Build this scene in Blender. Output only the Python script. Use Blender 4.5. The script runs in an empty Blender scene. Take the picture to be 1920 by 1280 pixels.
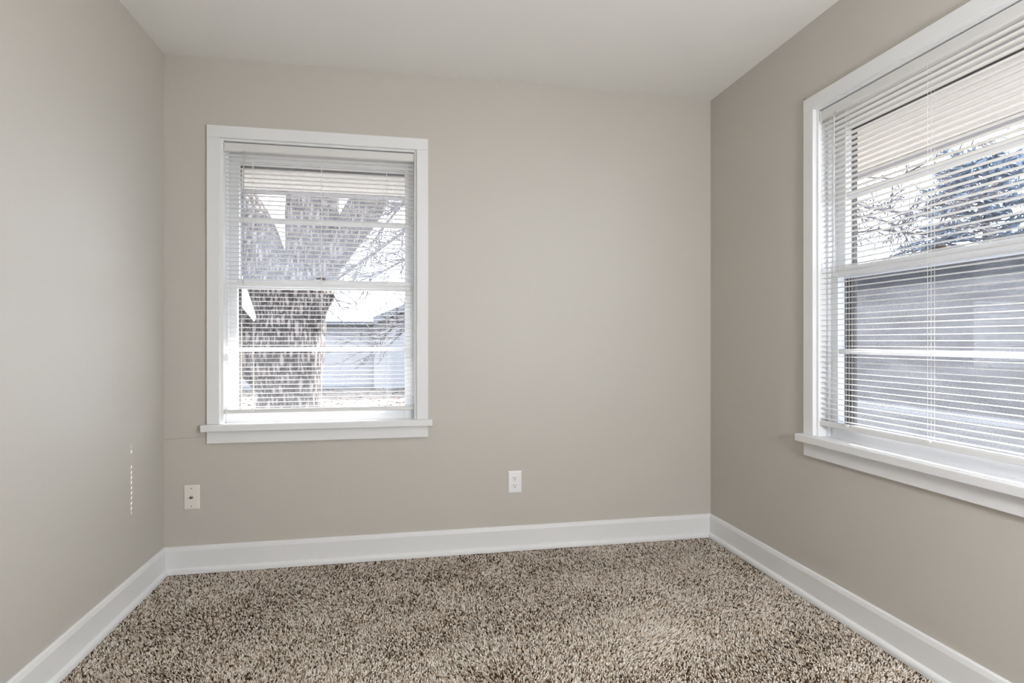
import bpy, bmesh, math, random
import numpy as np
from mathutils import Vector, Matrix, noise

S = bpy.context.scene
COL = S.collection
R = math.radians

# ------------------------------------------------------------------ camera
W, H = 2.798, 2.44            # room width, ceiling height; back wall on y = 0, left wall on x = 0
ROOM_BACK = -3.45             # wall behind the camera
cam_d = bpy.data.cameras.new('camera')
cam = bpy.data.objects.new('camera', cam_d)
COL.objects.link(cam)
cam.location = (1.108, -2.910, 1.0914)
cam.rotation_euler = (R(90), 0, -0.18835)
cam_d.sensor_width = 36.0
cam_d.lens = 1060.2 / 1920 * 36
cam_d.shift_y = -0.00035
cam_d.clip_start = 0.02
cam_d.clip_end = 300
S.camera = cam

# ------------------------------------------------------------------ sky, sun, exposure
SKY = 7.2
SUN = 30.0
world = bpy.data.worlds.new('sky')
S.world = world
world.use_nodes = True
wn = world.node_tree.nodes
wl = world.node_tree.links
bg = wn['Background']
bg.inputs['Color'].default_value = (0.86, 0.91, 1.0, 1)
bg.inputs['Strength'].default_value = SKY

sun_d = bpy.data.lights.new('sun', 'SUN')
sun_d.energy = SUN
sun_d.angle = R(0.6)
sun_d.color = (1.0, 0.95, 0.87)
sun = bpy.data.objects.new('sun', sun_d)
COL.objects.link(sun)
sun_dir = Vector((0.598, 0.520, 0.610)).normalized()     # towards the sun
sun.rotation_euler = sun_dir.to_track_quat('Z', 'Y').to_euler()
sun.location = (8, 8, 9)

FILL = 131.0                  # strength of the added fill lamp, unseen behind the camera
S.view_settings.view_transform = 'Standard'
S.view_settings.look = 'None'
S.view_settings.exposure = 0.0
S.view_settings.gamma = 1.0
S.view_settings.use_curve_mapping = False
try:
    S.cycles.max_bounces = 14
    S.cycles.diffuse_bounces = 8
    S.cycles.glossy_bounces = 4
    S.cycles.transparent_max_bounces = 24
    S.cycles.sample_clamp_indirect = 6.0
    S.cycles.caustics_reflective = False
    S.cycles.caustics_refractive = False
    S.cycles.use_denoising = True
except Exception:
    pass

# ------------------------------------------------------------------ helpers
def lin(c):
    return tuple(((v / 255) / 12.92 if v / 255 <= 0.04045 else ((v / 255 + 0.055) / 1.055) ** 2.4) for v in c)

def mat(name, rgb, rough=0.5, bump=0.0, scale=40.0, vary=0.0, vscale=6.0, metallic=0.0, spec=0.5, stretch=None):
    m = bpy.data.materials.new(name)
    m.use_nodes = True
    n, l = m.node_tree.nodes, m.node_tree.links
    p = n['Principled BSDF']
    c = tuple(rgb) + (1,)
    p.inputs['Base Color'].default_value = c
    p.inputs['Roughness'].default_value = rough
    p.inputs['Metallic'].default_value = metallic
    p.inputs['Specular IOR Level'].default_value = spec
    tc = n.new('ShaderNodeTexCoord')
    mp = n.new('ShaderNodeMapping')
    if stretch:
        mp.inputs['Scale'].default_value = stretch
    l.new(tc.outputs['Object'], mp.inputs['Vector'])
    if vary:
        nt = n.new('ShaderNodeTexNoise')
        nt.inputs['Scale'].default_value = vscale
        nt.inputs['Detail'].default_value = 4
        l.new(mp.outputs[0], nt.inputs['Vector'])
        mx = n.new('ShaderNodeMix'); mx.data_type = 'RGBA'
        mx.inputs[6].default_value = tuple(v * (1 - vary) for v in rgb) + (1,)
        mx.inputs[7].default_value = tuple(min(1, v * (1 + vary)) for v in rgb) + (1,)
        l.new(nt.outputs['Fac'], mx.inputs[0])
        l.new(mx.outputs[2], p.inputs['Base Color'])
    if bump:
        nb = n.new('ShaderNodeTexNoise')
        nb.inputs['Scale'].default_value = scale
        nb.inputs['Detail'].default_value = 3
        l.new(mp.outputs[0], nb.inputs['Vector'])
        b = n.new('ShaderNodeBump')
        b.inputs['Strength'].default_value = bump
        b.inputs['Distance'].default_value = 0.002
        l.new(nb.outputs['Fac'], b.inputs['Height'])
        l.new(b.outputs[0], p.inputs['Normal'])
    return m

def props(o, label=None, cat=None, group=None, kind=None):
    if label: o['label'] = label
    if cat: o['category'] = cat
    if group: o['group'] = group
    if kind: o['kind'] = kind
    return o

def empty(name, loc=(0, 0, 0), rz=0.0):
    o = bpy.data.objects.new(name, None)
    o.empty_display_size = 0.1
    COL.objects.link(o)
    o.location = loc
    o.rotation_euler = (0, 0, rz)
    return o

def build(name, bm, material, parent=None, bevel=0.0, smooth=False, segs=2):
    me = bpy.data.meshes.new(name)
    bmesh.ops.recalc_face_normals(bm, faces=bm.faces)
    bm.to_mesh(me)
    bm.free()
    if material: me.materials.append(material)
    if smooth:
        me.polygons.foreach_set('use_smooth', [True] * len(me.polygons))
    o = bpy.data.objects.new(name, me)
    COL.objects.link(o)
    if parent: o.parent = parent
    if bevel:
        b = o.modifiers.new('bevel', 'BEVEL')
        b.width = bevel; b.segments = segs; b.limit_method = 'ANGLE'
    return o

def box(bm, x0, x1, y0, y1, z0, z1):
    vs = [bm.verts.new((x, y, z)) for z in (z0, z1) for y in (y0, y1) for x in (x0, x1)]
    for f in ((0, 1, 3, 2), (4, 5, 7, 6), (0, 1, 5, 4), (2, 3, 7, 6), (0, 2, 6, 4), (1, 3, 7, 5)):
        bm.faces.new([vs[i] for i in f])

def boxes(*bs):
    bm = bmesh.new()
    for b in bs: box(bm, *b)
    return bm

def extrude_profile(bm, prof, f0, f1):
    """prof: closed list of 2-D points; f0, f1 map a 2-D point to 3-D at each end"""
    a = [bm.verts.new(f0(p)) for p in prof]
    b = [bm.verts.new(f1(p)) for p in prof]
    n = len(prof)
    for i in range(n):
        bm.faces.new((a[i], a[(i + 1) % n], b[(i + 1) % n], b[i]))
    bm.faces.new(a); bm.faces.new(b[::-1])

def tube(bm, pts, rad, n=8, cap=True):
    pts = [Vector(p) for p in pts]
    rings = []
    up = Vector((0.31, 0.17, 0.94)).normalized()
    for i, p in enumerate(pts):
        d = (pts[min(i + 1, len(pts) - 1)] - pts[max(i - 1, 0)]).normalized()
        a = d.cross(up)
        if a.length < 1e-3: a = d.cross(Vector((1, 0, 0)))
        a.normalize(); b = d.cross(a)
        r = rad[i] if isinstance(rad, (list, tuple)) else rad
        rings.append([bm.verts.new(p + (a * math.cos(2 * math.pi * k / n) + b * math.sin(2 * math.pi * k / n)) * r) for k in range(n)])
    for r0, r1 in zip(rings, rings[1:]):
        for k in range(n):
            bm.faces.new((r0[k], r0[(k + 1) % n], r1[(k + 1) % n], r1[k]))
    if cap:
        bm.faces.new(rings[0][::-1]); bm.faces.new(rings[-1])

def lathe(bm, prof, origin, axis='Z', n=24):
    """prof: list of (radius, height)"""
    o = Vector(origin)
    def P(r, h, k):
        c, s = r * math.cos(2 * math.pi * k / n), r * math.sin(2 * math.pi * k / n)
        return o + (Vector((c, s, h)) if axis == 'Z' else Vector((c, -h, s)))
    rings = [[bm.verts.new(P(r, h, k)) for k in range(n)] for r, h in prof]
    for r0, r1 in zip(rings, rings[1:]):
        for k in range(n):
            bm.faces.new((r0[k], r0[(k + 1) % n], r1[(k + 1) % n], r1[k]))
    bm.faces.new(rings[0][::-1]); bm.faces.new(rings[-1])

# ------------------------------------------------------------------ materials
WALL_RGB = (0.540, 0.519, 0.482)
def wall_material(crack=False):
    m = mat('greige_wall_paint', WALL_RGB, rough=0.48, bump=0.10, scale=160, vary=0.012, vscale=1.6, spec=0.35)
    if crack:
        n, l = m.node_tree.nodes, m.node_tree.links
        p = n['Principled BSDF']
        src = p.inputs['Base Color'].links[0].from_socket
        tc = n.new('ShaderNodeTexCoord')
        sx = n.new('ShaderNodeSeparateXYZ'); l.new(tc.outputs['Object'], sx.inputs[0])
        nt = n.new('ShaderNodeTexNoise'); nt.inputs['Scale'].default_value = 22; nt.inputs['Detail'].default_value = 4
        cb = n.new('ShaderNodeCombineXYZ'); l.new(sx.outputs['X'], cb.inputs['X']); l.new(cb.outputs[0], nt.inputs['Vector'])
        def mth(op, a, b):
            k = n.new('ShaderNodeMath'); k.operation = op
            for i, v in enumerate((a, b)):
                if isinstance(v, (int, float)): k.inputs[i].default_value = v
                else: l.new(v, k.inputs[i])
            return k.outputs[0]
        line = mth('ADD', mth('MULTIPLY', nt.outputs['Fac'], 0.014), mth('ADD', 0.622, mth('MULTIPLY', sx.outputs['X'], 0.055)))
        d = mth('ABSOLUTE', mth('SUBTRACT', sx.outputs['Z'], line), 0)
        near = mth('MULTIPLY', mth('LESS_THAN', d, 0.0011), mth('LESS_THAN', sx.outputs['X'], 0.185))
        mx = n.new('ShaderNodeMix'); mx.data_type = 'RGBA'
        l.new(mth('MULTIPLY', near, 0.6), mx.inputs[0]); l.new(src, mx.inputs[6])
        mx.inputs[7].default_value = (0.20, 0.18, 0.15, 1)
        l.new(mx.outputs[2], p.inputs['Base Color'])
    return m

M_wall = wall_material()
M_wall_crack = wall_material(True)
M_ceil = mat('white_ceiling_paint', (0.84, 0.835, 0.82), rough=0.8, bump=0.12, scale=90, spec=0.2)
M_trim = mat('white_trim_paint', (0.79, 0.80, 0.82), rough=0.42, bump=0.03, scale=60, vary=0.01, vscale=9, spec=0.3)
M_vinyl = mat('white_slat_enamel', (0.82, 0.815, 0.80), rough=0.42, vary=0.01, vscale=4, spec=0.4)
M_rail = mat('white_rail_enamel', (0.70, 0.70, 0.705), rough=0.4, spec=0.4, vary=0.01)
M_cord = mat('white_cord', (0.78, 0.77, 0.75), rough=0.8, bump=0.2, scale=900)
M_wand = mat('clear_grey_plastic', (0.52, 0.53, 0.54), rough=0.2, spec=0.6, vary=0.02)
M_plate = mat('white_plate_plastic', (0.88, 0.885, 0.90), rough=0.3, spec=0.5, vary=0.01)
M_plate_ivory = mat('ivory_plate_plastic', (0.80, 0.79, 0.74), rough=0.35, spec=0.5, vary=0.01)
M_slot = mat('dark_slot', (0.02, 0.02, 0.02), rough=0.7, vary=0.05)
M_metal = mat('dull_metal', (0.42, 0.40, 0.37), rough=0.35, metallic=0.9, vary=0.08, vscale=60)
M_bronze = mat('aged_lock_metal', (0.20, 0.17, 0.15), rough=0.4, metallic=0.7, vary=0.15, vscale=80)
M_storm = mat('weathered_storm_frame', (0.075, 0.064, 0.055), rough=0.6, bump=0.2, scale=60, vary=0.35, vscale=18, stretch=(1, 1, 0.25))

def glass_material(name, dust, tint=(0.97, 0.985, 1.0), reflect=0.015):
    m = bpy.data.materials.new(name); m.use_nodes = True
    n, l = m.node_tree.nodes, m.node_tree.links
    n.remove(n['Principled BSDF'])
    out = n['Material Output']
    tr = n.new('ShaderNodeBsdfTransparent'); tr.inputs[0].default_value = tint + (1,)
    gl = n.new('ShaderNodeBsdfGlossy'); gl.inputs['Roughness'].default_value = 0.01
    lw = n.new('ShaderNodeLayerWeight'); lw.inputs['Blend'].default_value = 0.5
    pw = n.new('ShaderNodeMath'); pw.operation = 'POWER'; pw.inputs[1].default_value = 5.0
    l.new(lw.outputs['Facing'], pw.inputs[0])
    fr = n.new('ShaderNodeMapRange'); fr.inputs['To Min'].default_value = reflect; fr.inputs['To Max'].default_value = min(1, reflect * 28)
    l.new(pw.outputs[0], fr.inputs['Value'])
    m1 = n.new('ShaderNodeMixShader')
    l.new(fr.outputs[0], m1.inputs[0]); l.new(tr.outputs[0], m1.inputs[1]); l.new(gl.outputs[0], m1.inputs[2])
    last = m1.outputs[0]
    if dust:
        tl = n.new('ShaderNodeBsdfTranslucent'); tl.inputs[0].default_value = (0.82, 0.86, 0.95, 1)
        df = n.new('ShaderNodeBsdfDiffuse'); df.inputs[0].default_value = (0.6, 0.62, 0.66, 1)
        md = n.new('ShaderNodeMixShader'); md.inputs[0].default_value = 0.4
        l.new(tl.outputs[0], md.inputs[1]); l.new(df.outputs[0], md.inputs[2])
        nt = n.new('ShaderNodeTexNoise'); nt.inputs['Scale'].default_value = 6; nt.inputs['Detail'].default_value = 2
        tc = n.new('ShaderNodeTexCoord'); mp = n.new('ShaderNodeMapping')
        mp.inputs['Scale'].default_value = (1, 1, 3.5)
        l.new(tc.outputs['Object'], mp.inputs[0]); l.new(mp.outputs[0], nt.inputs['Vector'])
        mr = n.new('ShaderNodeMapRange')
        mr.inputs['From Min'].default_value = 0.3; mr.inputs['From Max'].default_value = 0.7
        mr.inputs['To Min'].default_value = dust * 0.75; mr.inputs['To Max'].default_value = dust * 1.25
        l.new(nt.outputs['Fac'], mr.inputs['Value'])
        m2 = n.new('ShaderNodeMixShader')
        l.new(mr.outputs[0], m2.inputs[0]); l.new(last, m2.inputs[1]); l.new(md.outputs[0], m2.inputs[2])
        last = m2.outputs[0]
    l.new(last, out.inputs['Surface'])
    return m

M_glass_clear = glass_material('window_glass', 0.02)
M_glass_dusty = glass_material('dusty_window_glass', 0.18)
M_screen = glass_material('hazy_screen_mesh', 0.054, (0.62, 0.62, 0.63), 0.0)

# ------------------------------------------------------------------ windows: opening data
# local frame: u along the wall to the right as seen from inside, w outward, z up
Z_HEAD, Z_STOOL = 2.048, 0.697
WT = 0.16
W1 = dict(u0=0.260, u1=1.158)
W2 = dict(u0=0.842, u1=1.836)

# ------------------------------------------------------------------ room shell
def wall_with_hole(name, m, a0, a1, hole, fmap):
    u0, u1 = hole['u0'] - 0.02, hole['u1'] + 0.02
    z0, z1 = Z_STOOL - 0.05, Z_HEAD + 0.02
    bm = bmesh.new()
    us = [a0, u0, u1, a1]; zs = [-0.02, z0, z1, H + 0.02]
    ws = (0.0, WT)
    vid = {}
    for i, u in enumerate(us):
        for j, z in enumerate(zs):
            for k, w in enumerate(ws):
                vid[i, j, k] = bm.verts.new(fmap(u, w, z))
    for i in range(3):
        for j in range(3):
            if (i, j) == (1, 1): continue
            for k in (0, 1):
                bm.faces.new((vid[i, j, k], vid[i + 1, j, k], vid[i + 1, j + 1, k], vid[i, j + 1, k]))
    for (a, b) in (((1, 1), (2, 1)), ((2, 1), (2, 2)), ((2, 2), (1, 2)), ((1, 2), (1, 1)),):
        bm.faces.new((vid[a[0], a[1], 0], vid[b[0], b[1], 0], vid[b[0], b[1], 1], vid[a[0], a[1], 1]))
    for i in range(3):
        for j in (0, 3):
            bm.faces.new((vid[i, j, 0], vid[i + 1, j, 0], vid[i + 1, j, 1], vid[i, j, 1]))
    for j in range(3):
        for i in (0, 3):
            bm.faces.new((vid[i, j, 0], vid[i, j + 1, 0], vid[i, j + 1, 1], vid[i, j, 1]))
    return props(build(name, bm, m), kind='structure')

f_back = lambda u, w, z: (u, w, z)
f_right = lambda u, w, z: (W + w, -u, z)
wall_with_hole('wall_back', M_wall_crack, 0.0, W, W1, f_back)
wall_with_hole('wall_right', M_wall, -WT, -ROOM_BACK + 0.1, W2, f_right)
props(build('wall_left', boxes((-WT, 0, ROOM_BACK - 0.1, WT, -0.02, H + 0.02)), M_wall), kind='structure')
props(build('wall_front', boxes((0, W, ROOM_BACK - 0.1, ROOM_BACK, -0.02, H + 0.02)), M_wall), kind='structure')
props(build('ceiling', boxes((0, W, ROOM_BACK, 0, H, H + 0.12)), M_ceil), kind='structure')

# baseboards with a quarter-round shoe
BB = 0.125
prof = [(0, 0.0), (0.0, BB), (0.004, BB), (0.0085, BB - 0.004), (0.0115, BB - 0.014), (0.013, BB - 0.020), (0.013, 0.0)]
shoe = [(0.013, 0.0), (0.013, 0.026), (0.018, 0.0245), (0.0225, 0.021), (0.0255, 0.016), (0.027, 0.010), (0.027, 0.0)]
def baseboard(side, f0, f1):
    bm = bmesh.new(); extrude_profile(bm, prof, f0, f1)
    o = props(build('baseboard_' + side, bm, M_trim), kind='structure')
    bm = bmesh.new(); extrude_profile(bm, shoe, f0, f1)
    build('shoe_moulding', bm, M_trim, o)
baseboard('back', lambda p: (p[0], -p[0], p[1]), lambda p: (W - p[0], -p[0], p[1]))
baseboard('left', lambda p: (p[0], -p[0], p[1]), lambda p: (p[0], ROOM_BACK, p[1]))
baseboard('right', lambda p: (W - p[0], -p[0], p[1]), lambda p: (W - p[0], ROOM_BACK, p[1]))

# ------------------------------------------------------------------ floor and carpet pile
M_floor = mat('carpet_backing', lin((104, 88, 72)), rough=0.95, bump=0.5, scale=400, vary=0.3, vscale=220, spec=0.1)
props(build('floor', boxes((0, W, ROOM_BACK, 0, -0.05, -0.008)), M_floor), kind='structure')

def carpet():
    rng = np.random.default_rng(7)
    sp = 0.0060
    xs = np.arange(0.020, W - 0.020, sp); ys = np.arange(-2.25, -0.020, sp)
    gx, gy = np.meshgrid(xs, ys)
    n = gx.size
    x = gx.ravel() + rng.uniform(-0.5, 0.5, n) * sp
    y = gy.ravel() + rng.uniform(-0.5, 0.5, n) * sp
    def smooth(seed, waves, k0):
        r = np.random.default_rng(seed); v = np.zeros(n)
        for i in range(waves):
            a = r.uniform(0, 2 * np.pi); k = k0 * r.uniform(0.5, 1.8); ph = r.uniform(0, 2 * np.pi)
            v += np.sin((x * np.cos(a) + y * np.sin(a)) * k + ph)
        return v / np.sqrt(waves / 2)
    lean_f = smooth(3, 14, 14.0)
    lean_f = np.tanh(lean_f * 0.9)
    h = rng.uniform(0.0060, 0.0100, n)
    rb = rng.uniform(0.0025, 0.0038, n)
    ang = rng.uniform(0, 2 * np.pi, n)
    lx = rng.normal(0, 0.0022, n) + 0.0025 * smooth(5, 8, 9)
    ly = rng.normal(0, 0.0022, n) + 0.0034 * lean_f
    z0 = -0.008
    nv = 6
    co = np.zeros((n, nv, 3), np.float32)
    for k in range(3):
        a = ang + k * 2 * np.pi / 3
        co[:, k, 0] = x + rb * np.cos(a); co[:, k, 1] = y + rb * np.sin(a); co[:, k, 2] = z0
        a2 = a + 0.7
        co[:, k + 3, 0] = x + lx + rb * 0.72 * np.cos(a2); co[:, k + 3, 1] = y + ly + rb * 0.72 * np.sin(a2); co[:, k + 3, 2] = z0 + h * rng.uniform(0.86, 1.0, n)
    base = (np.arange(n) * nv)[:, None]
    quads = np.array([[0, 1, 4, 3], [1, 2, 5, 4], [2, 0, 3, 5]])
    tri = np.array([3, 4, 5])
    loops = np.concatenate([(base[:, :, None] + quads[None]).reshape(n, 12), base + tri[None]], axis=1).ravel()
    starts = (np.arange(n)[:, None] * 15 + np.array([0, 4, 8, 12])[None]).ravel()
    me = bpy.data.meshes.new('carpet_pile')
    me.vertices.add(n * nv); me.loops.add(n * 15); me.polygons.add(n * 4)
    me.vertices.foreach_set('co', co.ravel())
    me.loops.foreach_set('vertex_index', loops.astype(np.int32))
    me.polygons.foreach_set('loop_start', starts.astype(np.int32))
    me.update(calc_edges=True)
    # yarn colours: heathered cream, taupe and brown
    pal = np.array([lin(c) for c in ((250, 243, 236), (232, 220, 208), (200, 184, 168), (142, 122, 102), (72, 56, 42))])
    # share of each yarn colour before the painted nap shading
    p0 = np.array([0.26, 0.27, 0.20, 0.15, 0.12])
    nap_shade = np.tanh(smooth(9, 18, 13.0) * 0.8) * 0.5 + np.tanh(smooth(12, 10, 4.0)) * 0.35
    r_ = np.clip(rng.uniform(0, 1, n) - 0.15 * nap_shade, 0, 0.9999)        # nap shading painted into the yarn colour: paler tufts in smooth patches
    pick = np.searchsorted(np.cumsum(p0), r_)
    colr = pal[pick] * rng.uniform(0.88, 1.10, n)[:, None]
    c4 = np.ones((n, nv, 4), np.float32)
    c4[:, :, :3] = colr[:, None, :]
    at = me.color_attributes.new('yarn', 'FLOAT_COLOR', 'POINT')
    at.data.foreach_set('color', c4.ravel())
    m = bpy.data.materials.new('heathered_carpet_yarn'); m.use_nodes = True
    nn, ll = m.node_tree.nodes, m.node_tree.links
    p = nn['Principled BSDF']
    p.inputs['Roughness'].default_value = 0.9
    p.inputs['Specular IOR Level'].default_value = 0.15
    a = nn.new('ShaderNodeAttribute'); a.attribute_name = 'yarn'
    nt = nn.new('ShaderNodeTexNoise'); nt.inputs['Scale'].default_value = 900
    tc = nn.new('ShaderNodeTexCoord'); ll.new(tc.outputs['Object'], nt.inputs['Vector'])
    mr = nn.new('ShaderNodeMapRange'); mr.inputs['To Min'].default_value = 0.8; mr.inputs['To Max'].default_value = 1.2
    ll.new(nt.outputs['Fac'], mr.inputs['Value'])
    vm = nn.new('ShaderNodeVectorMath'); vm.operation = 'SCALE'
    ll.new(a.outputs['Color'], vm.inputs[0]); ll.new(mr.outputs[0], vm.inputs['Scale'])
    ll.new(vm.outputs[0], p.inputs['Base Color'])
    me.materials.append(m)
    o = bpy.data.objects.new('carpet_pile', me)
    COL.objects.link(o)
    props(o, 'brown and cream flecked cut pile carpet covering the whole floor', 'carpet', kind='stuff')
carpet()

# ------------------------------------------------------------------ windows
def make_window(name, wd, loc, rz, lower_glass, upper_glass, screen):
    u0, u1 = wd['u0'], wd['u1']
    um = (u0 + u1) / 2
    root = props(empty(name, loc, rz), kind='structure')
    cw, ct, rv = 0.057, 0.018, 0.012
    a, b, t = u0 - rv, u1 + rv, Z_HEAD + 0.010
    # flat casing boards, mitred look: two sides and a head
    build('casing', boxes((a - cw, a, -ct, 0.001, Z_STOOL, t), (b, b + cw, -ct, 0.001, Z_STOOL, t), (a - cw, b + cw, -ct, 0.001, t, t + cw)), M_trim, root, 0.002)
    # jamb lining
    build('jamb', boxes((u0 - 0.019, u0, -0.001, WT, Z_STOOL - 0.03, Z_HEAD + 0.019), (u1, u1 + 0.019, -0.001, WT, Z_STOOL - 0.03, Z_HEAD + 0.019), (u0, u1, -0.001, WT, Z_HEAD, Z_HEAD + 0.019)), M_trim, root, 0.0012)
    # stool with rounded nose and horns
    st = boxes((u0 + 0.0005, u1 - 0.0005, 0.0, 0.060, Z_STOOL - 0.032, Z_STOOL), (a - cw - 0.020, b + cw + 0.020, -0.046, -0.0002, Z_STOOL - 0.032, Z_STOOL))
    build('stool', st, M_trim, root, 0.004, segs=3)
    build('apron', boxes((a - cw, b + cw, -0.017, 0.0, Z_STOOL - 0.091, Z_STOOL - 0.032)), M_trim, root, 0.002)
    # interior stops
    build('stop', boxes((u0, u0 + 0.012, 0.036, 0.050, Z_STOOL, Z_HEAD), (u1 - 0.012, u1, 0.036, 0.050, Z_STOOL, Z_HEAD), (u0 + 0.012, u1 - 0.012, 0.036, 0.050, Z_HEAD - 0.012, Z_HEAD)), M_trim, root, 0.001)
    # sashes
    def sash(nm, w0, w1, zb, zt_, rb, rt, zm, glass):
        s = 0.047
        g0, g1, gb, gt = u0 + s, u1 - s, zb + rb, zt_ - rt
        so = build(nm, boxes((u0 + 0.002, g0, w0, w1, zb, zt_), (g1, u1 - 0.002, w0, w1, zb, zt_), (g0, g1, w0, w1, zb, gb), (g0, g1, w0, w1, gt, zt_)), M_trim, root, 0.002)
        build('muntin', boxes((g0, g1, w0 + 0.003, w1 - 0.003, zm - 0.010, zm + 0.010)), M_trim, so, 0.003)
        wm = (w0 + w1) / 2
        build('glass_pane', boxes((g0, g1, wm - 0.0015, wm + 0.0015, gb, zm - 0.010)), glass, so)
        build('glass_pane', boxes((g0, g1, wm - 0.0015, wm + 0.0015, zm + 0.010, gt)), glass, so)
        return so
    lo = sash('lower_sash', 0.051, 0.082, Z_STOOL - 0.005, 1.392, 0.062, 0.034, 1.050, lower_glass)
    up = sash('upper_sash', 0.086, 0.116, 1.350, Z_HEAD - 0.002, 0.036, 0.070, 1.690, upper_glass)
    # sash lock on the meeting rail
    lk = bmesh.new()
    box(lk, um - 0.030, um + 0.030, 0.054, 0.080, 1.392, 1.396)
    lathe(lk, [(0.010, 0.0), (0.010, 0.009), (0.006, 0.012)], (um + 0.004, 0.068, 1.396), n=16)
    tube(lk, [(um + 0.004, 0.066, 1.405), (um - 0.014, 0.060, 1.407), (um - 0.034, 0.056, 1.403)], [0.006, 0.005, 0.004], 8)
    build('sash_lock', lk, M_bronze, root, smooth=False)
    # outer storm frame and sill
    e = 0.030
    build('storm_frame', boxes((u0, u0 + e + 0.016, 0.124, 0.146, Z_STOOL - 0.02, Z_HEAD), (u1 - e + 0.004, u1, 0.124, 0.146, Z_STOOL - 0.02, Z_HEAD), (u0 + e + 0.016, u1 - e + 0.004, 0.124, 0.146, 1.955, Z_HEAD)), M_storm, root, 0.002)
    so = bmesh.new()
    extrude_profile(so, [(0.083, Z_STOOL + 0.002), (0.22, Z_STOOL - 0.028), (0.22, Z_STOOL - 0.055), (0.083, Z_STOOL - 0.032)], lambda p: (u0, p[0], p[1]), lambda p: (u1, p[0], p[1]))
    build('outer_sill', so, M_trim, root, 0.002)
    if screen:
        build('insect_screen', boxes((u0 + e + 0.016, u1 - e + 0.004, 0.130, 0.131, Z_STOOL - 0.01, 1.42)), M_screen, root)
    return root

make_window('window_1', W1, (0, 0, 0), 0, M_glass_clear, M_glass_dusty, False)
make_window('window_2', W2, (W, 0, 0), R(-90), M_glass_clear, M_glass_clear, True)

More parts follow.
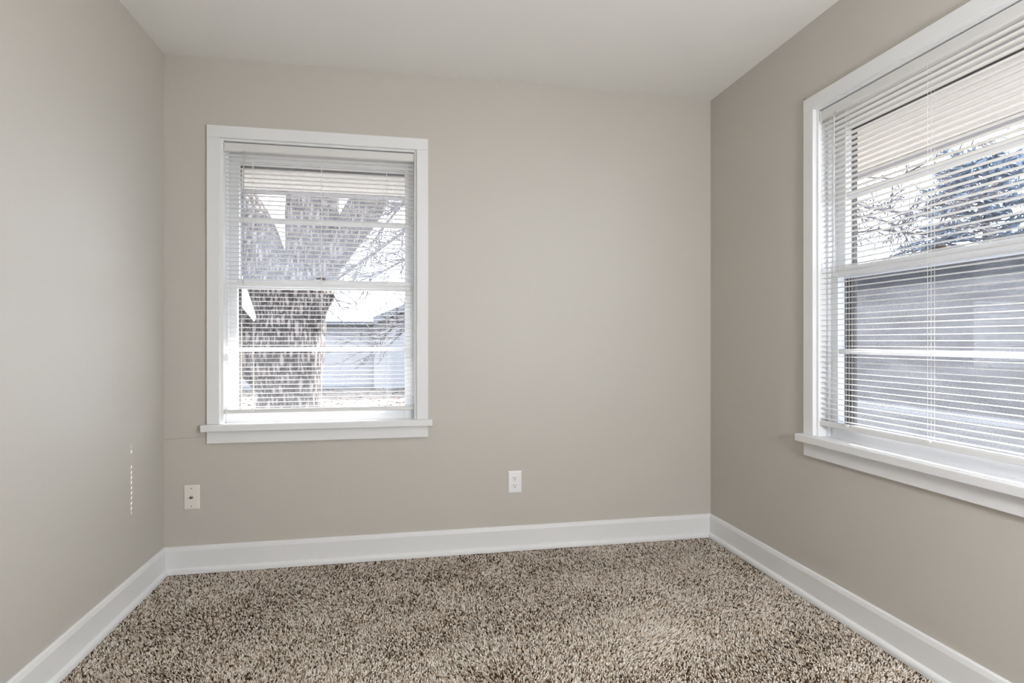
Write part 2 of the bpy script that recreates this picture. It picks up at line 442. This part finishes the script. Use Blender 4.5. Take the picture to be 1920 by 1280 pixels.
# ------------------------------------------------------------------ venetian blinds
def make_blind(wd, loc, rz, ladders, label):
    u0, u1 = wd['u0'] + 0.006, wd['u1'] - 0.005
    root = props(empty('venetian_blind', loc, rz), label, 'blind', 'white venetian blinds in the windows')
    top = Z_HEAD - 0.006
    # head rail: U channel with a rounded front lip and a flat valance
    bm = bmesh.new()
    prof = [(0.003, top), (0.003, top - 0.030), (0.0045, top - 0.036), (0.008, top - 0.040), (0.031, top - 0.040), (0.033, top - 0.036), (0.033, top)]
    extrude_profile(bm, prof, lambda p: (u0, p[0], p[1]), lambda p: (u1, p[0], p[1]))
    hr = build('headrail', bm, M_rail, root, 0.001)
    for ua, ub in ((u0 - 0.004, u0 + 0.002), (u1 - 0.002, u1 + 0.003)):
        build('end_cap', boxes((ua, ub, 0.002, 0.034, top - 0.041, top + 0.001)), M_rail, hr, 0.001)
    # slats, all on their cords: slightly crowned, open, with a rout hole at each ladder
    N, pitch = 58, 0.0213
    zt = top - 0.055
    us = [u0]
    for k, u in enumerate(ladders): us += [u - 0.0035, u + 0.0035]
    us.append(u1)
    w_pts = [0.0065, 0.0105, 0.0150, 0.0210, 0.0265, 0.0315]
    wc, hw = 0.019, 0.0125
    bm = bmesh.new()
    tilt = math.tan(R(1.5))
    for i in range(N):
        zc = zt - i * pitch
        sag = 0.0
        layers = []
        for dz in (0.0, -0.0007):
            grid = []
            for u in us:
                grid.append([bm.verts.new((u, w, zc + 0.0019 * (1 - ((w - wc) / hw) ** 2) - (w - wc) * tilt + dz)) for w in w_pts])
            layers.append(grid)
        nu, nw = len(us), len(w_pts)
        hole = lambda a, b: a == 1 and b == 2
        for g in layers:
            for a in range(nu - 1):
                for b in range(nw - 1):
                    if hole(a, b): continue
                    bm.faces.new((g[a][b], g[a + 1][b], g[a + 1][b + 1], g[a][b + 1]))
        t, d = layers
        for a in range(nu - 1):
            for b in (0, nw - 1):
                bm.faces.new((t[a][b], t[a + 1][b], d[a + 1][b], d[a][b]))
            if hole(a, 2):
                for p, q in (((a, 2), (a + 1, 2)), ((a + 1, 2), (a + 1, 3)), ((a + 1, 3), (a, 3)), ((a, 3), (a, 2))):
                    bm.faces.new((t[p[0]][p[1]], t[q[0]][q[1]], d[q[0]][q[1]], d[p[0]][p[1]]))
        for b in range(nw - 1):
            for a in (0, nu - 1):
                bm.faces.new((t[a][b], t[a][b + 1], d[a][b + 1], d[a][b]))
    build('slat_panel', bm, M_vinyl, root, smooth=False)
    z_end = zt - (N - 1) * pitch
    # bottom rail
    zb = z_end - 0.010
    bm = bmesh.new()
    prof = [(0.006, zb - 0.004), (0.010, zb), (0.029, zb), (0.032, zb - 0.004), (0.032, zb - 0.018), (0.028, zb - 0.021), (0.009, zb - 0.021), (0.005, zb - 0.018)]
    extrude_profile(bm, prof, lambda p: (u0 - 0.001, p[0], p[1]), lambda p: (u1 + 0.001, p[0], p[1]))
    br = build('bottom_rail', bm, M_rail, root, 0.0008)
    for u in ladders:
        bm = bmesh.new()
        box(bm, u - 0.009, u + 0.009, 0.0035, 0.012, zb - 0.008, zb + 0.002)
        build('cord_clip', bm, M_vinyl, br, 0.002)
    # ladders: front and rear strings with the lift cord between them
    for u in ladders:
        bm = bmesh.new()
        for w in (0.0055, 0.0325):
            tube(bm, [(u, w, top - 0.038), (u, w, zb - 0.004)], 0.00055, 6)
        tube(bm, [(u + 0.001, wc - 0.001, top - 0.038), (u + 0.001, wc - 0.001, zb - 0.004)], 0.0006, 6)
        build('ladder_cord', bm, M_cord, root)
    # tilt wand on a small hook
    uw = u0 + 0.086
    bm = bmesh.new()
    tube(bm, [(uw, -0.005, top - 0.052), (uw - 0.001, -0.006, top - 0.30), (uw - 0.002, -0.006, 1.362)], 0.0026, 6)
    wnd = build('tilt_wand', bm, M_wand, root)
    bm = bmesh.new()
    tube(bm, [(uw, 0.010, top - 0.034), (uw, 0.000, top - 0.038), (uw, -0.006, top - 0.044), (uw, -0.006, top - 0.054), (uw, -0.002, top - 0.056)], 0.0014, 6)
    build('wand_hook', bm, M_metal, wnd)
    return root

make_blind(W1, (0, 0, 0), 0, (0.388, 0.705, 1.021), 'open white venetian blind in the small window on the back wall')
make_blind(W2, (W, 0, 0), R(-90), (0.985, 1.335, 1.690), 'open white venetian blind in the window on the right wall, cut off by the frame')

# ------------------------------------------------------------------ wall plates
def plate(name, x0, x1, z0, z1, m, label, cat):
    xc, zc = (x0 + x1) / 2, (z0 + z1) / 2
    root = props(empty(name, (xc, 0, zc)), label, cat)
    hx, hz = (x1 - x0) / 2, (z1 - z0) / 2
    bm = bmesh.new()
    q = 0.005
    lo = [bm.verts.new(p) for p in ((-hx, 0, -hz), (hx, 0, -hz), (hx, 0, hz), (-hx, 0, hz))]
    md = [bm.verts.new(p) for p in ((-hx, -0.002, -hz), (hx, -0.002, -hz), (hx, -0.002, hz), (-hx, -0.002, hz))]
    hi = [bm.verts.new(p) for p in ((-hx + q, -0.006, -hz + q), (hx - q, -0.006, -hz + q), (hx - q, -0.006, hz - q), (-hx + q, -0.006, hz - q))]
    for A, B in ((lo, md), (md, hi)):
        for i in range(4): bm.faces.new((A[i], A[(i + 1) % 4], B[(i + 1) % 4], B[i]))
    bm.faces.new(hi); bm.faces.new(lo[::-1])
    build('cover_plate', bm, m, root, 0.0008)
    return root

def screw(parent, z, r=0.0032, m=None):
    bm = bmesh.new()
    lathe(bm, [(r, 0.0055), (r, 0.0068), (r * 0.6, 0.0075)], (0, 0, z), 'Y', 16)
    s = build('screw', bm, m or M_metal, parent)
    build('screw_slot', boxes((-r * 0.8, r * 0.8, -0.0078, -0.0070, z - 0.0004, z + 0.0004)), M_slot, s)

t = plate('wall_outlet', 1.641, 1.713, 0.297, 0.412, M_plate, 'white duplex power outlet low on the back wall right of the window', 'outlet')
for zc in (0.0195, -0.0195):
    bm = bmesh.new()
    pts = []
    for k in range(28):
        a = 2 * math.pi * k / 28
        pts.append((max(-0.0165, min(0.0165, 0.0185 * math.cos(a))), zc + max(-0.0138, min(0.0138, 0.0175 * math.sin(a)))))
    extrude_profile(bm, pts, lambda p: (p[0], -0.0055, p[1]), lambda p: (p[0], -0.0085, p[1]))
    rc = build('receptacle', bm, M_plate, t, 0.0006)
    bm = boxes((-0.0075, -0.0053, -0.0088, -0.0080, zc - 0.001, zc + 0.0085), (0.0053, 0.0072, -0.0088, -0.0080, zc, zc + 0.0078))
    lathe(bm, [(0.0026, 0.0080), (0.0026, 0.0089)], (0, 0, zc - 0.0075), 'Y', 14)
    build('socket_slot', bm, M_slot, rc)
screw(t, 0.0, 0.0028, M_plate)

t = plate('cable_plate', 0.087, 0.157, 0.297, 0.412, M_plate_ivory, 'ivory wall plate with one round cable jack, near the left corner', 'wall plate')
bm = bmesh.new()
lathe(bm, [(0.0068, 0.0055), (0.0068, 0.008), (0.0048, 0.008), (0.0048, 0.0175), (0.0034, 0.0178), (0.0034, 0.0145)], (0, 0, 0), 'Y', 18)
cn = build('coaxial_jack', bm, M_metal, t)
bm = bmesh.new()
lathe(bm, [(0.0031, 0.0146), (0.0031, 0.0150)], (0, 0, 0), 'Y', 14)
build('jack_hole', bm, M_slot, cn)
screw(t, 0.0415); screw(t, -0.0415)

# small nail left in the right wall, just above the window casing
bm = bmesh.new()
tube(bm, [(0.004, 0, 0), (-0.004, 0, 0.001)], 0.0013, 8)
tube(bm, [(-0.004, 0, 0.001), (-0.0052, 0, 0.0012)], 0.0024, 8)
n_ = props(build('nail', bm, M_bronze), 'tiny dark nail in the right wall above the window casing corner', 'nail')
n_.location = (W, -0.762, 2.128)

# ------------------------------------------------------------------ added fill lamp, unseen behind the camera, to brighten the room
lamp = props(empty('added_fill_lamp', (2.25, -3.12, 0.0)), 'added fill lamp with a lit white globe, unseen behind the camera by the rear wall', 'lamp')
bm = bmesh.new(); lathe(bm, [(0.13, -0.008), (0.13, 0.012), (0.12, 0.02), (0.02, 0.03)], (0, 0, 0), n=40)
build('base', bm, M_trim, lamp)
bm = bmesh.new(); tube(bm, [(0, 0, 0.03), (0, 0, 0.6), (0, 0, 1.10)], 0.012, 16)
build('pole', bm, M_trim, lamp)
M_fill = bpy.data.materials.new('fill_globe_glow'); M_fill.use_nodes = True
pl = M_fill.node_tree.nodes['Principled BSDF']
pl.inputs['Base Color'].default_value = (0.85, 0.83, 0.78, 1)
pl.inputs['Emission Color'].default_value = (0.955, 0.98, 1.0, 1)
pl.inputs['Emission Strength'].default_value = FILL
bm = bmesh.new(); lathe(bm, [(0.14 * math.sin(math.pi * k / 16) + 0.004, 1.235 - 0.14 * math.cos(math.pi * k / 16)) for k in range(17)], (0, 0, 0), n=32)
build('fill_globe', bm, M_fill, lamp, smooth=True)

# ------------------------------------------------------------------ outside: eaves
M_soffit = mat('white_soffit_paint', (0.62, 0.60, 0.58), rough=0.7, bump=0.1, scale=30, vary=0.03, vscale=5)
def fascia_material():
    m = mat('peeling_fascia_paint', (0.24, 0.24, 0.275), rough=0.8, bump=0.3, scale=50, vary=0.1, vscale=12)
    n, l = m.node_tree.nodes, m.node_tree.links
    p = n['Principled BSDF']; src = p.inputs['Base Color'].links[0].from_socket
    tc = n.new('ShaderNodeTexCoord'); mp = n.new('ShaderNodeMapping'); mp.inputs['Scale'].default_value = (2.2, 2.2, 14)
    l.new(tc.outputs['Object'], mp.inputs[0])
    nt = n.new('ShaderNodeTexNoise'); nt.inputs['Scale'].default_value = 1.7; nt.inputs['Detail'].default_value = 5
    l.new(mp.outputs[0], nt.inputs['Vector'])
    cr = n.new('ShaderNodeValToRGB'); cr.color_ramp.elements[0].position = 0.42; cr.color_ramp.elements[1].position = 0.50
    l.new(nt.outputs['Fac'], cr.inputs[0])
    mx = n.new('ShaderNodeMix'); mx.data_type = 'RGBA'; mx.inputs[7].default_value = (0.10, 0.08, 0.07, 1)
    sx = n.new('ShaderNodeSeparateXYZ'); l.new(tc.outputs['Object'], sx.inputs[0])
    lt = n.new('ShaderNodeMath'); lt.operation = 'LESS_THAN'; lt.inputs[1].default_value = 0.42; l.new(sx.outputs['X'], lt.inputs[0])
    ml = n.new('ShaderNodeMath'); ml.operation = 'MULTIPLY'; l.new(lt.outputs[0], ml.inputs[0]); l.new(cr.outputs[0], ml.inputs[1])
    l.new(ml.outputs[0], mx.inputs[0]); l.new(src, mx.inputs[6]); l.new(mx.outputs[2], p.inputs['Base Color'])
    return m
M_fascia = fascia_material()
EZ, EO, GZ_ = 2.004, 0.82, -0.46
M_roofing_dark = mat('dark_roof_shingle', (0.10, 0.095, 0.09), rough=0.9, bump=0.6, scale=14, vary=0.3, vscale=9)
props(build('trim_1', boxes((-9.6, W + EO - 0.02, WT, EO - 0.02, EZ, EZ + 0.14), (W + WT, W + EO - 0.02, -9.6, WT, EZ, EZ + 0.14)), M_soffit), kind='structure')
props(build('trim_2', boxes((-9.6, W + EO, EO - 0.10, EO, EZ - 0.006, EZ - 0.0005), (-9.6, W + EO, EO - 0.02, EO, EZ, EZ + 0.16),
      (W + EO - 0.10, W + EO, -9.6, EO - 0.10, EZ - 0.006, EZ - 0.0005), (W + EO - 0.02, W + EO, -9.6, EO - 0.02, EZ, EZ + 0.16)), M_fascia), kind='structure')

# the rest of the house this room belongs to
M_house = mat('house_siding_paint', (0.45, 0.44, 0.42), rough=0.8, vary=0.04)
props(build('wall_outer', boxes((-9.0, -WT, -0.02, WT, GZ_, EZ), (-9.0, -8.84, -9.0, -0.02, GZ_, EZ), (-9.0, W + WT, -9.0, -8.84, GZ_, EZ), (W, W + WT, -8.84, ROOM_BACK - 0.1, GZ_, EZ), (0.0, W + WT, 0.02, WT, GZ_, -0.03), (W + 0.02, W + WT, ROOM_BACK - 0.1, 0.02, GZ_, -0.03)), M_house), kind='structure')
bm = bmesh.new()
extrude_profile(bm, [(EO, EZ + 0.15), (EO, EZ + 0.26), (-4.45, EZ + 2.92), (-9.7, EZ + 0.26), (-9.7, EZ + 0.15), (-4.45, EZ + 2.80)], lambda p: (-9.6, p[0], p[1]), lambda p: (W + EO, p[0], p[1]))
props(build('roof', bm, M_roofing_dark), kind='structure')

# ------------------------------------------------------------------ outside: ground
GZ = -0.45
M_ground = mat('dry_winter_grass', (0.12, 0.108, 0.096), rough=0.95, bump=0.8, scale=14, vary=0.45, vscale=3.2, spec=0.1)
bm = bmesh.new()
nx = 60
gv = [[bm.verts.new((-30 + i * 1.2, -12 + j * 1.0, GZ + 0.05 * noise.noise(Vector((i * .6, j * .6, 0))))) for i in range(nx)] for j in range(56)]
for j in range(55):
    for i in range(nx - 1):
        bm.faces.new((gv[j][i], gv[j][i + 1], gv[j + 1][i + 1], gv[j + 1][i]))
props(build('ground', bm, M_ground), kind='structure')

# fallen leaves over the grass beyond the back wall (nobody could count them)
rnd = random.Random(11)
M_leaf = mat('dry_brown_leaves', (0.08, 0.058, 0.045), rough=0.9, vary=0.5, vscale=7, spec=0.1)
bm = bmesh.new()
for i in range(5200):
    x, y = rnd.uniform(-6, 5.5), rnd.uniform(3.5, 15.5)
    if (x + 0.6) ** 2 + (y - 4.5) ** 2 < 1.0 or (x - 2.5) ** 2 + (y - 6.9) ** 2 < 0.3: continue
    a, s = rnd.uniform(0, 6.28), rnd.uniform(0.03, 0.065)
    z = GZ + 0.05 + rnd.uniform(0.0, 0.03)
    c_, s_ = math.cos(a) * s, math.sin(a) * s
    k1, k2 = rnd.uniform(-.02, .03), rnd.uniform(-.02, .03)
    vs = [bm.verts.new(p) for p in ((x - c_, y - s_, z), (x + s_ * .6, y - c_ * .6, z + k1), (x + c_, y + s_, z + .01), (x - s_ * .6, y + c_ * .6, z + k2))]
    bm.faces.new(vs)
props(build('leaf_litter', bm, M_leaf), 'dry brown fallen leaves scattered on the grass behind the house', 'leaves', kind='stuff')

# ------------------------------------------------------------------ outside: trees
def bark_material(name, rgb, dark, scale=1.0):
    m = bpy.data.materials.new(name); m.use_nodes = True
    n, l = m.node_tree.nodes, m.node_tree.links
    p = n['Principled BSDF']; p.inputs['Roughness'].default_value = 0.95; p.inputs['Specular IOR Level'].default_value = 0.1
    tc = n.new('ShaderNodeTexCoord'); mp = n.new('ShaderNodeMapping')
    mp.inputs['Scale'].default_value = (9 * scale, 9 * scale, 2.0 * scale)
    l.new(tc.outputs['Object'], mp.inputs[0])
    nz = n.new('ShaderNodeTexNoise'); nz.inputs['Scale'].default_value = 1.2; nz.inputs['Detail'].default_value = 4
    l.new(mp.outputs[0], nz.inputs['Vector'])
    ad = n.new('ShaderNodeVectorMath'); ad.operation = 'ADD'
    l.new(mp.outputs[0], ad.inputs[0]); l.new(nz.outputs['Color'], ad.inputs[1])
    vo = n.new('ShaderNodeTexVoronoi'); vo.feature = 'DISTANCE_TO_EDGE'; vo.inputs['Scale'].default_value = 1.6
    l.new(ad.outputs[0], vo.inputs['Vector'])
    cr = n.new('ShaderNodeValToRGB')
    cr.color_ramp.elements[0].position = 0.02; cr.color_ramp.elements[0].color = dark + (1,)
    cr.color_ramp.elements[1].position = 0.30; cr.color_ramp.elements[1].color = rgb + (1,)
    l.new(vo.outputs['Distance'], cr.inputs[0]); l.new(cr.outputs[0], p.inputs['Base Color'])
    b = n.new('ShaderNodeBump'); b.inputs['Strength'].default_value = 1.0; b.inputs['Distance'].default_value = 0.025
    l.new(vo.outputs['Distance'], b.inputs['Height']); l.new(b.outputs[0], p.inputs['Normal'])
    return m
M_bark = bark_material('furrowed_grey_bark', (0.205, 0.178, 0.168), (0.012, 0.010, 0.010), 1.5)
M_twig = mat('bare_twig_bark', (0.09, 0.08, 0.085), rough=0.9, vary=0.3, vscale=3)

def limb(bm, pts, rad, n=22, seed=0):
    """a bark-covered limb: dense rings pushed in and out"""
    P, Q = [], []
    pts = [Vector(p) for p in pts]
    for i in range(len(pts) - 1):
        for k in range(10):
            t_ = k / 10
            p0 = pts[max(i - 1, 0)]; p1 = pts[i]; p2 = pts[i + 1]; p3 = pts[min(i + 2, len(pts) - 1)]
            P.append(0.5 * ((2 * p1) + (p2 - p0) * t_ + (2 * p0 - 5 * p1 + 4 * p2 - p3) * t_ ** 2 + (3 * p1 - p0 - 3 * p2 + p3) * t_ ** 3))
            Q.append(rad[i] * (1 - t_) + rad[i + 1] * t_)
    P.append(pts[-1]); Q.append(rad[-1])
    first = len(bm.verts)
    tube(bm, P, Q, n)
    bm.verts.ensure_lookup_table()
    for v in bm.verts[first:] if first else bm.verts:
        q = v.co
        d = noise.noise(Vector((q.x * 3 + seed, q.y * 3, q.z * 1.1))) * 0.05
        v.co = q + Vector((d, d * 0.5, 0))

TY = 4.5
def t_at(u, v, TY=4.5):            # a point of the trunk plane, measured in the photo
    f, th = 1060.2, 0.18835
    rx, ry = math.cos(th), -math.sin(th); fx, fy = math.sin(th), math.cos(th)
    a = (u - 960) / f
    dx, dy, dz = rx * a + fx, ry * a + fy, -(v - 639.3) / f
    k = (TY + 2.910) / dy
    return Vector((1.108 + dx * k, TY, 1.0914 + dz * k))
PX = 0.0071
tree = props(empty('tree', (t_at(540, 740).x, TY, GZ)), 'thick furrowed tree trunk dividing into four limbs, seen through the back window', 'tree')
def tree_part(name, pix, rad, seed, dy=None):
    bm = bmesh.new()
    o0 = Vector(tree.location)
    pts = [t_at(*p) - o0 for p in pix]
    if dy:
        for p, q in zip(pts, dy): p.y += q
    limb(bm, pts, [r * PX for r in rad], 26, seed)
    return build(name, bm, M_bark, tree, smooth=True)
tree_part('trunk', [(540, 880), (541, 800), (542, 740), (537, 690), (541, 640), (546, 595), (541, 545), (537, 505)], [74, 60, 52, 60, 59, 56, 64, 60], 0)
tree_part('limb', [(510, 720), (488, 680), (455, 640), (418, 580), (380, 520), (335, 430), (300, 330)], [30, 36, 34, 31, 30, 28, 26], 3, (0.1, 0, 0, -.1, -.15, -.2, -.3))
tree_part('limb', [(530, 590), (500, 515), (470, 432), (440, 368), (400, 290), (360, 200)], [40, 42, 39, 34, 32, 28], 7, (0, 0, .05, .1, .2, .3))
tree_part('limb', [(572, 570), (578, 490), (587, 410), (590, 350), (594, 260), (596, 160)], [44, 36, 42, 43, 38, 33], 11, (0, 0, 0, 0, 0, .1))
tree_part('limb', [(580, 540), (608, 498), (642, 452), (672, 404), (705, 350), (760, 260)], [34, 28, 31, 31, 29, 26], 15, (0.05, 0, 0, 0, -.05, -.1))
tree_part('stub', [(590, 610), (606, 580), (622, 562), (632, 556)], [16, 13, 9, 4], 19, (-.2, -.25, -.25, -.25))

def x_at(u, v, X):         # a point of a plane parallel to the right wall
    f, th = 1060.2, 0.18835
    a = (u - 960) / f
    dx, dy, dz = math.cos(th) * a + math.sin(th), -math.sin(th) * a + math.cos(th), -(v - 639.3) / f
    k = (X - 1.108) / dx
    return Vector((X, -2.910 + dy * k, 1.0914 + dz * k))

def bare_tree(base, trunk_top, r0, boughs, seed, label, twig=0.55, scale=1.0):
    """trunk, then hand-laid boughs that carry smaller twigs"""
    rn = random.Random(seed)
    root = props(empty('bare_tree', base), label, 'tree')
    o0 = Vector(base)
    bm = bmesh.new()
    top = Vector(trunk_top) - o0
    tube(bm, [top * t_ + Vector((0.06 * math.sin(t_ * 5), 0.05 * math.sin(t_ * 4), 0)) for t_ in (0, .2, .4, .6, .8, 1)], [r0 * (1 - .11 * k) for k in range(6)], 10)
    build('trunk', bm, M_twig, root, smooth=True)
    def twigs(bm, p, d, ln, r, lev):
        pts, q, dd = [p.copy()], p.copy(), d.copy()
        for k in range(4):
            dd = (dd + Vector((rn.uniform(-1, 1), rn.uniform(-1, 1), rn.uniform(-.8, .9))) * 0.2).normalized()
            q = q + dd * ln / 4; pts.append(q.copy())
        tube(bm, pts, [r * (1 - .15 * k) for k in range(5)], 4)
        if lev < 2:
            for k in range(3):
                nd = (dd + Vector((rn.uniform(-1, 1), rn.uniform(-1, 1), rn.uniform(-.8, .9))) * 0.8).normalized()
                twigs(bm, pts[rn.randint(1, 4)], nd, ln * rn.uniform(.45, .75), r * 0.7, lev + 1)
    for pts, ra, rb in boughs:
        bm = bmesh.new()
        P = [top * rn.uniform(.75, .95)] + [Vector(p) - o0 for p in pts]
        n = len(P)
        tube(bm, P, [ra + (rb - ra) * i / (n - 1) for i in range(n)], 7)
        for i in range(1, n - 1):
            for k in range(9):
                t_ = rn.random()
                p = P[i].lerp(P[i + 1], t_)
                d = (P[i + 1] - P[i]).normalized()
                nd = (d * 0.8 + Vector((rn.uniform(-1, 1), rn.uniform(-1, 1), rn.uniform(-1, 1))) * 0.8).normalized()
                twigs(bm, p, nd, twig * rn.uniform(.5, 1.2), rb * 1.05, 0)
        build('bough', bm, M_twig, root, smooth=True)
    return root

BY = 6.9
bare_tree((2.35, 6.95, GZ), (2.30, 6.9, 2.6), 0.11, [
    ([t_at(820, 395, BY), t_at(770, 425, BY - .1), t_at(700, 475, BY - .2), t_at(650, 510, BY - .2), t_at(612, 540, BY - .2)], 0.04, 0.013),
    ([t_at(830, 450, BY), t_at(770, 480, BY + .1), t_at(725, 505, BY + .2), t_at(690, 520, BY + .3)], 0.034, 0.011),
    ([t_at(815, 330, BY), t_at(760, 375, BY), t_at(715, 430, BY + .1), t_at(690, 470, BY + .2)], 0.034, 0.011),
    ([t_at(800, 380, BY), t_at(740, 385, BY + .2), t_at(712, 372, BY + .3)], 0.034, 0.012),
    ([t_at(850, 560, BY), t_at(790, 590, BY - .3), t_at(745, 605, BY - .4), t_at(712, 640, BY - .5)], 0.028, 0.011)], 5,
    'small bare tree with thin tangled branches right of the thick trunk, through the back window')
BX = 8.2
bare_tree((8.2, 5.6, GZ), (8.2, 5.5, 2.7), 0.09, [
    ([x_at(1570, 365, BX), x_at(1625, 388, BX), x_at(1690, 398, BX - .1), x_at(1745, 386, BX - .2), x_at(1790, 372, BX - .2)], 0.034, 0.011),
    ([x_at(1575, 402, BX), x_at(1640, 408, BX), x_at(1690, 425, BX), x_at(1702, 455, BX), ], 0.028, 0.009),
    ([x_at(1580, 330, BX + .2), x_at(1680, 335, BX + .3), x_at(1760, 292, BX + .3), x_at(1850, 268, BX + .3)], 0.028, 0.008),
    ([x_at(1575, 440, BX + .2), x_at(1650, 430, BX + .3), x_at(1730, 440, BX + .3), x_at(1800, 425, BX + .3)], 0.028, 0.011)], 9,
    'bare tree with thin branches beyond the right window, at its left side', 0.45)

# evergreen beyond the right window: trunk, boughs and needle sprays
def evergreen(base, height, rad, seed, label):
    rn = random.Random(seed)
    root = props(empty('evergreen_tree', base), label, 'tree')
    bm = bmesh.new(); tube(bm, [(0, 0, 0), (0.03, 0, height * .5), (0, 0.02, height)], [0.16, 0.10, 0.015], 10)
    build('trunk', bm, M_bark, root, smooth=True)
    bb = bmesh.new(); fb = bmesh.new()
    z = height * 0.42
    while z < height * 0.98:
        k = 1 - (z / height)
        for j in range(9):
            a = rn.uniform(0, 6.28); ln = rad * (0.35 + 0.75 * k) * rn.uniform(0.7, 1.1)
            d = Vector((math.cos(a), math.sin(a), rn.uniform(-0.1, 0.35)))
            pts = [Vector((0, 0, z)) + d * ln * t_ + Vector((0, 0, -0.12 * ln * t_ * t_)) for t_ in (0, .35, .7, 1)]
            tube(bb, pts, [0.03, 0.02, 0.012, 0.004], 5)
            for s_ in range(70):
                t_ = rn.uniform(0.2, 1)
                p = Vector((0, 0, z)) + d * ln * t_ + Vector((0, 0, -0.12 * ln * t_ * t_))
                dd = (d + Vector((rn.uniform(-1, 1), rn.uniform(-1, 1), rn.uniform(-.5, .6)))).normalized()
                l_ = rn.uniform(0.16, 0.42)
                sd = dd.cross(Vector((rn.uniform(-1, 1), rn.uniform(-1, 1), rn.uniform(-1, 1)))).normalized() * rn.uniform(0.02, 0.05)
                q = p + dd * l_
                fb.faces.new([fb.verts.new(v) for v in (p - sd * .3, p + dd * l_ * .5 - sd, q, p + dd * l_ * .5 + sd)])
        z += height * 0.035
    props(build('bough', bb, M_twig, root), kind='stuff')
    props(build('needles', fb, M_needle, root), kind='stuff')
    return root
M_needle = mat('blue_green_needles', (0.13, 0.17, 0.22), rough=0.7, vary=0.4, vscale=2.0, spec=0.3)
evergreen((18.5, 11.3, GZ), 7.4, 3.3, 21, 'blue green evergreen beyond the right window, behind the brown shed')

# ------------------------------------------------------------------ outside: neighbouring buildings
def siding_material(name, rgb, period, vary=0.05):
    m = mat(name, rgb, rough=0.7, vary=vary, vscale=5, stretch=(1, 1, 6))
    n, l = m.node_tree.nodes, m.node_tree.links
    p = n['Principled BSDF']
    tc = n.new('ShaderNodeTexCoord'); sx = n.new('ShaderNodeSeparateXYZ'); l.new(tc.outputs['Object'], sx.inputs[0])
    md = n.new('ShaderNodeMath'); md.operation = 'MULTIPLY'; md.inputs[1].default_value = 1 / period; l.new(sx.outputs['Z'], md.inputs[0])
    fr = n.new('ShaderNodeMath'); fr.operation = 'FRACT'; l.new(md.outputs[0], fr.inputs[0])
    b = n.new('ShaderNodeBump'); b.inputs['Strength'].default_value = 1.0; b.inputs['Distance'].default_value = 0.02; b.invert = True
    l.new(fr.outputs[0], b.inputs['Height']); l.new(b.outputs[0], p.inputs['Normal'])
    return m
M_siding = siding_material('pale_grey_siding', (0.18, 0.182, 0.192), 0.2, 0.03)
M_gutter = mat('grey_blue_gutter', (0.06, 0.072, 0.09), rough=0.5, vary=0.05)
M_roofing = mat('grey_shingle', (0.12, 0.125, 0.14), rough=0.9, bump=0.6, scale=12, vary=0.2, vscale=8)

g = props(empty('garage', (-2.0, 16.0, GZ)), 'low pale garage with grey gutter, behind the thick tree trunk', 'building')
build('wall', boxes((-4.0, 2.13, 0.0, 5.0, -0.1, 2.10)), M_siding, g)
bm = bmesh.new()
extrude_profile(bm, [(-0.22, 2.10), (5.2, 2.22), (5.2, 2.28), (-0.22, 2.16)], lambda p: (-4.2, p[0], p[1]), lambda p: (2.13, p[0], p[1]))
build('roof', bm, M_roofing, g)
bm = bmesh.new()
extrude_profile(bm, [(-0.22, 2.17), (-0.34, 2.17), (-0.33, 2.07), (-0.30, 2.05), (-0.22, 2.05)], lambda p: (-4.2, p[0], p[1]), lambda p: (2.10, p[0], p[1]))
build('gutter', bm, M_gutter, g)
build('foundation', boxes((-3.98, 2.13, -0.03, 0.0, -0.1, 0.10)), M_gutter, g)

g = props(empty('house', (2.9, 15.7, GZ)), 'pale gabled house right of the low garage, behind bare branches', 'building')
bm = bmesh.new()
extrude_profile(bm, [(-2.75, -0.1), (3.2, -0.1), (3.2, 2.05), (0.2, 3.30), (-2.75, 2.05)], lambda p: (p[0], 0, p[1]), lambda p: (p[0], 5.0, p[1]))
build('wall', bm, M_siding, g)
bm = bmesh.new()
extrude_profile(bm, [(-2.76, 2.07), (0.2, 3.34), (3.45, 1.97), (3.45, 2.20), (0.2, 3.58), (-2.76, 2.30)], lambda p: (p[0], -0.3, p[1]), lambda p: (p[0], 5.2, p[1]))
build('roof', bm, M_roofing, g)
bm = bmesh.new()
box(bm, 1.0, 2.0, -0.02, 0.02, 0.9, 1.8)
build('window', bm, M_gutter, g)

M_shed = siding_material('weathered_brown_boards', (0.06, 0.05, 0.044), 0.18, 0.3)
M_shed_roof = mat('brown_shingle', (0.035, 0.028, 0.024), rough=0.9, bump=0.7, scale=14, vary=0.35, vscale=9)
g = props(empty('shed', (12.0, 8.0, GZ)), 'long brown board shed across the yard from the right window', 'building')
build('wall', boxes((0.0, 4.0, -7.0, 8.0, -0.1, 3.02)), M_shed, g)
bm = bmesh.new()
extrude_profile(bm, [(-0.35, 2.97), (2.0, 3.26), (4.3, 2.97), (4.3, 3.09), (2.0, 3.38), (-0.35, 3.09)], lambda p: (p[0], -7.3, p[1]), lambda p: (p[0], 8.3, p[1]))
build('roof', bm, M_shed_roof, g)
c_ = props(build('concrete_curb', boxes((-0.12, 0.12, -8.0, 8.0, -0.1, 0.13)), mat('pale_concrete', (0.35, 0.35, 0.34), rough=0.85, bump=0.3, scale=20, vary=0.08)), 'pale concrete curb along the foot of the brown shed', 'curb')
c_.location = (11.75, 8.0, GZ)
